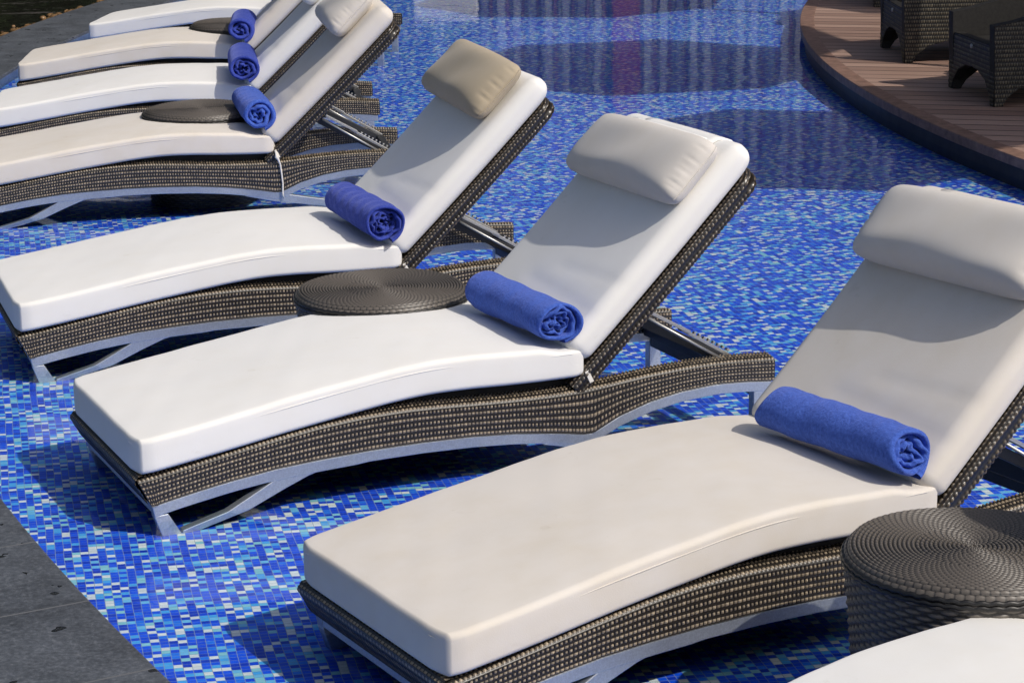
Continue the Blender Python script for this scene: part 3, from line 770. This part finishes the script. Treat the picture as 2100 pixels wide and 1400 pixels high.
towel('G', -.420, .08, 1.250, 1.240, 16, 'rolled blue towel on the second farthest lounger, its end folded open', .076, 0, 2.6)
towel('H', -.420, .08, 1.270, 1.255, 17, 'rolled blue towel on the farthest lounger, barely showing at the top edge', .070, 0, 3.0)

# ------------------------------------------------------------------ round wicker tables
def make_table():
    root = empty('side_table'); R = .262; H = .478
    # top: concentric strands over radial stakes
    rings = 29; nr = rings*10+1; na = 84*6
    q = np.linspace(0.004, 1, nr); an = np.linspace(0, 2*PI, na+1)[:-1]
    RR, AA = np.meshgrid(q*R, an, indexing='ij')
    row = RR/R*rings; j = np.floor(row); f = row-j
    nst = np.where(j < 6, 21, np.where(j < 13, 42, 84))
    w = np.cos(AA*nst + PI*j)      # over / under
    h = np.clip(1-((f-.5)/.5)**2, 0, 1)**.55*(.90+.10*w)
    rng = np.random.RandomState(5)
    roll = np.clip((RR/R-.90)/.10, 0, 1)
    Zb = H - .022*roll**2.2 + .0025*np.sin(AA*3+1)*(RR/R)**2
    Z = Zb + .0062*h
    P = np.stack([RR*np.cos(AA), RR*np.sin(AA), Z], -1)
    c = np.clip(.25 + .75*(h-.25) - .45*(w < -.7), 0, 1)  # shade painted into the grooves and dips between strands
    F = grid_faces(nr, na, True)
    mesh_obj('table_top', P.reshape(-1,3), F, M_wicktab, root, True, c)
    # side: horizontal strands round upright stakes, slightly waisted
    rows = 40; nz = rows*5+1; ns = 66; na2 = ns*6
    zz = np.linspace(0, 1, nz); an = np.linspace(0, 2*PI, na2+1)[:-1]
    ZZ, AA = np.meshgrid(zz, an, indexing='ij')
    row = ZZ*rows; j = np.floor(row); f = row-j
    pair = np.floor(AA/(2*PI)*ns)
    w = np.cos(AA*ns/2 + PI*np.mod(j, 2)); h = np.sqrt(np.clip(1-((f-.5)/.5)**2, 0, 1))*np.clip(.55+.45*w, 0, 1)
    stake = np.clip(np.cos(AA*ns), 0, 1)**6*.45
    hh = np.maximum(h, stake)
    rad = R - .004 - .016*np.clip(ZZ*1.6, 0, 1) - .006*np.sin(ZZ*PI)
    rad = rad + .0060*hh
    P = np.stack([rad*np.cos(AA), rad*np.sin(AA), H-.020 - ZZ*(H-.020-.055)], -1)
    c = np.where(h > .5, .9, .3)  # raised strands coloured lighter, shaded hollows painted darker
    mesh_obj('table_side', P.reshape(-1,3), grid_faces(nz, na2, True), M_wicktab, root, True, c)
    ri = MB(); pts = [((R-.002)*math.cos(a), (R-.002)*math.sin(a), H-.018+.0015*math.sin(a*60)) for a in np.linspace(0, 2*PI, 240)]
    ri.tube(pts, .0055, 8, False); ri.tube([(p[0]*1.004, p[1]*1.004, p[2]-.010) for p in pts], .0055, 8, False); ri.build('table_rim', M_wicktab, root, True)
    return root
tb0 = make_table()
TABS = [(.9224, 4.3474, 'wicker side table with woven drum side in the bottom right, beside the grey beige lounger'),
        (-.3909, 6.7290, 'round dark wicker table between the two big white loungers'),
        (-1.3728, 10.1849, 'round wicker table half hidden behind the lounger with the hanging cord'),
        (-1.57, 13.30, 'farthest round wicker table, its dark top showing behind a blue towel')]
for i, (x, y, lab) in enumerate(TABS):
    o = tb0 if i == 0 else copy_tree(tb0)
    o.location = (x, y, 0); o.scale = (1, 1, (1.0, .965, .975, .98)[i]); o.rotation_euler = (0, 0, .15+i*.7); tag(o, lab, 'side table', 'round wicker tables between the loungers')

# ------------------------------------------------------------------ wicker armchairs on the deck
def in_poly(X, Y, poly):
    ins = np.zeros(X.shape, bool); n = len(poly)
    for i in range(n):
        x0, y0 = poly[i]; x1, y1 = poly[(i+1) % n]
        cond = (y0 > Y) != (y1 > Y)
        ins ^= cond & (X < (x1-x0)*(Y-y0)/((y1-y0) if y1 != y0 else 1e-9)+x0)
    return ins
def weave_panel(name, poly, to3, nvec_flip, parent, thick, cell=(.0140,.0225)):
    """flat woven panel with the outline `poly` (2-D); to3 maps (a,b,depth) to 3-D"""
    xs = [p[0] for p in poly]; zs = [p[1] for p in poly]
    a = np.arange(min(xs)-.004, max(xs)+.004, cell[0]/4); b = np.arange(min(zs)-.004, max(zs)+.004, cell[1]/5)
    A, B = np.meshgrid(a, b, indexing='ij')
    mask = in_poly(A, B, poly)
    P = to3(A, B, 0*A)
    o = weave_surface(name, P, A/cell[0], B/cell[1], M_wickdeck, parent, .004, flip=nvec_flip, mask=mask)
    n = len(poly); v = [tuple(np.array(to3(np.array(p[0]), np.array(p[1]), np.array(.002))).ravel()) for p in poly] + [tuple(np.array(to3(np.array(p[0]), np.array(p[1]), np.array(thick))).ravel()) for p in poly]
    f = [tuple(range(n)), tuple(range(2*n-1, n-1, -1))] + [(i, i+n, (i+1) % n+n, (i+1) % n) for i in range(n)]
    mesh_obj(name.split('_')[0]+'_core', v, f, M_inner, o, False)
    return o
def make_chair():
    root = empty('wicker_armchair')       # front faces -x, origin at the near front foot, far side +y
    W, D = .70, .78
    side = [(.015,0),(.055,0),(.085,.045),(.15,.095),(.27,.125),(.42,.130),(.56,.115),(.66,.075),(.72,0),(.77,0),(.79,.30),(.82,.80),(.74,.80),(.62,.60),(.45,.53),(.28,.47),(.12,.425),(0,.405)]
    for (y, fl) in ((0.0, False), (W, True)):
        s = 1 if y == 0 else -1
        weave_panel('side_panel', side, lambda a, b, d, y=y, s=s: np.stack([a, y + s*d + 0*a, b], -1), fl, root, .07)
    front = [(.0,0),(.05,0),(.075,.05),(.15,.115),(.26,.15),(W/2,.155),(W-.26,.15),(W-.15,.115),(W-.075,.05),(W-.05,0),(W,0),(W,.33),(W-.07,.30),(.07,.30),(0,.33)]
    weave_panel('front_panel', front, lambda a, b, d: np.stack([.012 + d + 0*a, a, b], -1), True, root, .05)
    back = [(.07,.14),(W-.07,.14),(W-.07,.80),(.07,.80)]
    weave_panel('back_panel', back, lambda a, b, d: np.stack([.80 - (0.80-b)*.04 - d*1.0 - .03 + 0*a, a, b], -1), False, root, .06)
    m = MB().box((.06, .072, .235), (.70, W-.072, .275)); m.build('seat', M_inner, root, False, .004)
    P, F = rounded_box((.15, .26, .045), (.03,.04,.03), (10, 14, 3)); P = P + np.array([.58, W/2, .365])
    mesh_obj('seat_cushion', P, F, M_white, root)
    rv = MB().tube([(.004, W/2, .262), (.013, W/2, .262)], .012, 12); rv.build('rivet', M_steel, root, True)
    return root
ch0 = make_chair()
CH = [(2.43, 11.45, 8, 'dark wicker armchair on the deck, the nearer one in full shade'), (2.25, 13.05, 2, 'wicker armchair on the deck with its side panel lit by the sun'), (2.50, 15.75, -6, 'farthest wicker armchair on the deck, only a foot showing at the top edge')]
for i, (x, y, a, lab) in enumerate(CH):
    o = ch0 if i == 0 else copy_tree(ch0)
    o.location = (x, y, DK); o.rotation_euler = (0, 0, math.radians(a)); tag(o, lab, 'armchair', 'wicker armchairs on the deck')

# ------------------------------------------------------------------ sun, parasols and the pavilion mirrored in the pool
AZ, EL = math.radians(127), math.radians(45)
SD = Vector((math.sin(AZ)*math.cos(EL), math.cos(AZ)*math.cos(EL), math.sin(EL)))
def make_parasol(R=1.25):
    root = empty('parasol'); H = 3.4
    n = 8; a = [2*PI*k/n + .2 for k in range(n)]
    m = MB(); v = [(0,0,H+.42)]
    fr = [.5, 1.0]
    for f in fr:
        for k in range(n*4):
            t = k/4; k0 = int(t) % n; k1 = (k0+1) % n; u = t-int(t)
            sag = .96+.04*abs(2*u-1)
            x = (math.cos(a[k0])*(1-u)+math.cos(a[k1])*u)*R*f*(.985+.015*abs(2*u-1)); y = (math.sin(a[k0])*(1-u)+math.sin(a[k1])*u)*R*f*(.985+.015*abs(2*u-1))
            v.append((x, y, H+.42*(1-f)-.02*(1-abs(2*u-1))*f))
    N = n*4; f = [(0, 1+k, 1+(k+1) % N) for k in range(N)] + [(1+k, 1+N+k, 1+N+(k+1) % N, 1+(k+1) % N) for k in range(N)]
    m.add(v, f); c = m.build('canopy', M_canopy, root, False); so = c.modifiers.new('thick', 'SOLIDIFY'); so.thickness = .006
    MB().tube([(0,0,DK), (0,0,H+.40)], .03, 12).build('pole', M_pole, root, True)
    MB().tube([(0,0,DK), (0,0,DK+.06), (0,0,DK+.09)], [.28,.28,.06], 24).build('base', M_pole, root, True)
    for k in range(n): MB().tube([(0,0,H+.385), (math.cos(a[k])*R*.97, math.sin(a[k])*R*.97, H+.0)], .010, 6).build('rib', M_pole, root, True)
    return root
SH = [(1.40, 11.30, 1.20), (.75, 14.22, 1.24), (.45, 17.86, 1.24), (2.95, 11.70, 1.06), (2.75, 16.35, .95), (2.95, 13.75, .64)]   # shadow centres wanted on the pool floor, radius
PLAB = ['pale octagonal parasol shading the water behind the white lounger', 'pale parasol shading the middle of the pool before the armchairs', 'pale parasol shading the far end of the pool', 'small pale parasol standing on the deck behind the lit armchair', 'small pale parasol over the far end of the deck', 'small pale parasol, unseen, added to shade the deck by the middle armchair']  # the last one is added out of view to darken part of the deck
par0 = make_parasol(1.25)
for i, (x, y, r) in enumerate(SH):
    o = par0 if i == 0 else copy_tree(par0)
    s = r/1.25; zc = 3.45
    off = (zc-FL)/SD.z
    o.location = (x+SD.x*off, y+SD.y*off, 0); o.scale = (s, s, 1); o.rotation_euler = (0,0,i*.4); tag(o, PLAB[i], 'parasol', 'parasols on the deck')

pv = empty('pavilion', (0, 23.0, 0)); tag(pv, 'low pavilion clad in plum and grey upright boards behind the pool', 'pavilion')
rng = random.Random(3)
bx = -.25; groups = {0: MB(), 1: MB(), 2: MB(), 3: MB()}
n_ = 0
while bx < 9.5:
    for k, w in ((3 if n_ % 3 else 1, rng.uniform(.075,.10)), (rng.choice((0,2)), rng.uniform(.028,.05)), (1, rng.uniform(.02,.045))):
        d = rng.uniform(0, .03); groups[k].box((bx, -.04-d, .23), (bx+w-.010, .02, 3.3)); bx += w
    n_ += 1
for k, g_ in groups.items(): g_.build('board_cladding', M_board[k], pv)
MB().box((-.3, .03, .23), (9.6, .4, 3.4)).build('wall', M_board[0], pv)
MB().box((-.35, -.25, 3.4), (9.8, 3, 3.6)).build('roof', M_terrace, pv)
MB().box((1.05, -.10, .24), (1.32, -.075, 3.0)).build('red_banner', M_red, pv)
pb = MB().box((-.92, 22.6, .23), (-.28, 23.2, .86)); tag(pb.build('white_planter', M_render, None, False, .02), 'white planter block at the corner of the pavilion', 'planter')

# unseen roof added to block sun and sky over the deck and a tall hedge behind the pond
vr = empty('shade_roof', (0,0,0)); tag(vr, 'wide flat roof on posts, unseen, added to shade the wooden deck', 'shade_roof')
MB().box((6.4, 4.5, 4.3), (17, 24.5, 4.55)).build('roof', M_render, vr)
for yy in (5.0, 10.5, 17.0, 22.5): MB().box((7.8, yy, DK), (8.0, yy+.2, 4.3)).build('post', M_pole, vr)
MB().box((13, 4.5, DK), (13.3, 24.5, 4.3)).build('wall', M_board[0], vr)
def hedge():
    rng = np.random.RandomState(9); n = 26000
    t = rng.uniform(0, 1, n); X = -7.2 + rng.normal(0, .55, n) - 1.0*t; Y = 12 + t*34; Z = rng.uniform(-.4, 1, n)**1*0 + rng.beta(1.6, 1.1, n)*(6.2+1.2*np.sin(Y*.9)+.7*np.sin(Y*2.3))
    C = np.stack([X, Y, Z], 1); a = rng.normal(size=(n,3)); a /= np.linalg.norm(a, axis=1, keepdims=True); b = np.cross(a, rng.normal(size=(n,3))); b /= np.linalg.norm(b, axis=1, keepdims=True)
    sz = rng.uniform(.05, .13, (n,1)); V = np.stack([C-a*sz*1.6, C+b*sz*.7, C+a*sz*1.6, C-b*sz*.7], 1).reshape(-1,3); F = np.arange(n*4).reshape(-1,4)
    h = empty('hedge', (0,0,0)); tag(h, 'tall dark green hedge growing behind the pond', 'hedge')
    mesh_obj('foliage', V, F, plain('hedge_leaf', (.035,.06,.02), .6, .4, 2), h, False)
    MB().box((-8.9, 12, -.55), (-7.9, 46, 4.6)).build('trunk', M_earth, h)
hedge()
def unseen_trees():  # tree belt added out of view to darken what the water mirrors
    rng = np.random.RandomState(12); n = 30000
    X = rng.uniform(-26, 26, n); Y = 34 + rng.normal(0, 1.4, n); hh = 14.5 + 2.8*np.sin(X*.55+1) + 1.6*np.sin(X*1.3); Z = rng.beta(1.5, 1.15, n)*hh
    C = np.stack([X, Y, Z], 1); a = rng.normal(size=(n,3)); a /= np.linalg.norm(a, axis=1, keepdims=True); b = np.cross(a, rng.normal(size=(n,3))); b /= np.linalg.norm(b, axis=1, keepdims=True)
    sz = rng.uniform(.17, .40, (n,1)); V = np.stack([C-a*sz*1.6, C+b*sz*.8, C+a*sz*1.6, C-b*sz*.8], 1).reshape(-1,3)
    o = mesh_obj('unseen_trees', V, np.arange(n*4).reshape(-1,4), plain('far_leaf', (.030,.055,.022), .6, .4, 1), None, False); tag(o, kind='stuff')
unseen_trees()

# ------------------------------------------------------------------ light, sky, camera
ld = bpy.data.lights.new('sun', 'SUN'); ld.energy = 2.75; ld.angle = math.radians(.55); ld.color = (1, .94, .855)
lo = bpy.data.objects.new('sun', ld); COL.objects.link(lo); lo.rotation_euler = (-SD).to_track_quat('-Z', 'Y').to_euler(); lo.location = (10, -5, 12)
w = bpy.data.worlds.new('World'); sc.world = w; w.use_nodes = True; nt = w.node_tree
bg = nt.nodes.get('Background'); sky = nt.nodes.new('ShaderNodeTexSky'); sky.sky_type = 'NISHITA'; sky.sun_disc = False
sky.sun_elevation = EL; sky.sun_rotation = AZ; sky.altitude = 50; sky.air_density = .8; sky.dust_density = 3.5; sky.ozone_density = 1.0
nt.links.new(sky.outputs[0], bg.inputs[0]); bg.inputs[1].default_value = .100

F_PX, PITCH, CAM_H, ROLL = 4706.23, .260182, 2.0794, .015784
cd = bpy.data.cameras.new('camera'); cd.sensor_width = 36; cd.lens = F_PX/2100*36; cd.clip_start = .05; cd.clip_end = 2000
cam = bpy.data.objects.new('camera', cd); COL.objects.link(cam); sc.camera = cam
fwd = Vector((0, math.cos(PITCH), -math.sin(PITCH))); up0 = Vector((0, math.sin(PITCH), math.cos(PITCH))); rx = Vector((1,0,0))
cr, sr = math.cos(ROLL), math.sin(ROLL)
right = rx*cr - up0*sr; up = rx*sr + up0*cr
cam.matrix_world = Matrix(((right.x, up.x, -fwd.x, 0), (right.y, up.y, -fwd.y, 0), (right.z, up.z, -fwd.z, CAM_H), (0,0,0,1)))
sc.view_settings.view_transform = 'Standard'; sc.view_settings.look = 'None'; sc.view_settings.exposure = 0.05; sc.view_settings.gamma = 1
sc.render.engine = 'CYCLES'; sc.cycles.use_denoising = True
sc.cycles.max_bounces = 8; sc.cycles.transparent_max_bounces = 12; sc.cycles.caustics_reflective = False; sc.cycles.caustics_refractive = False
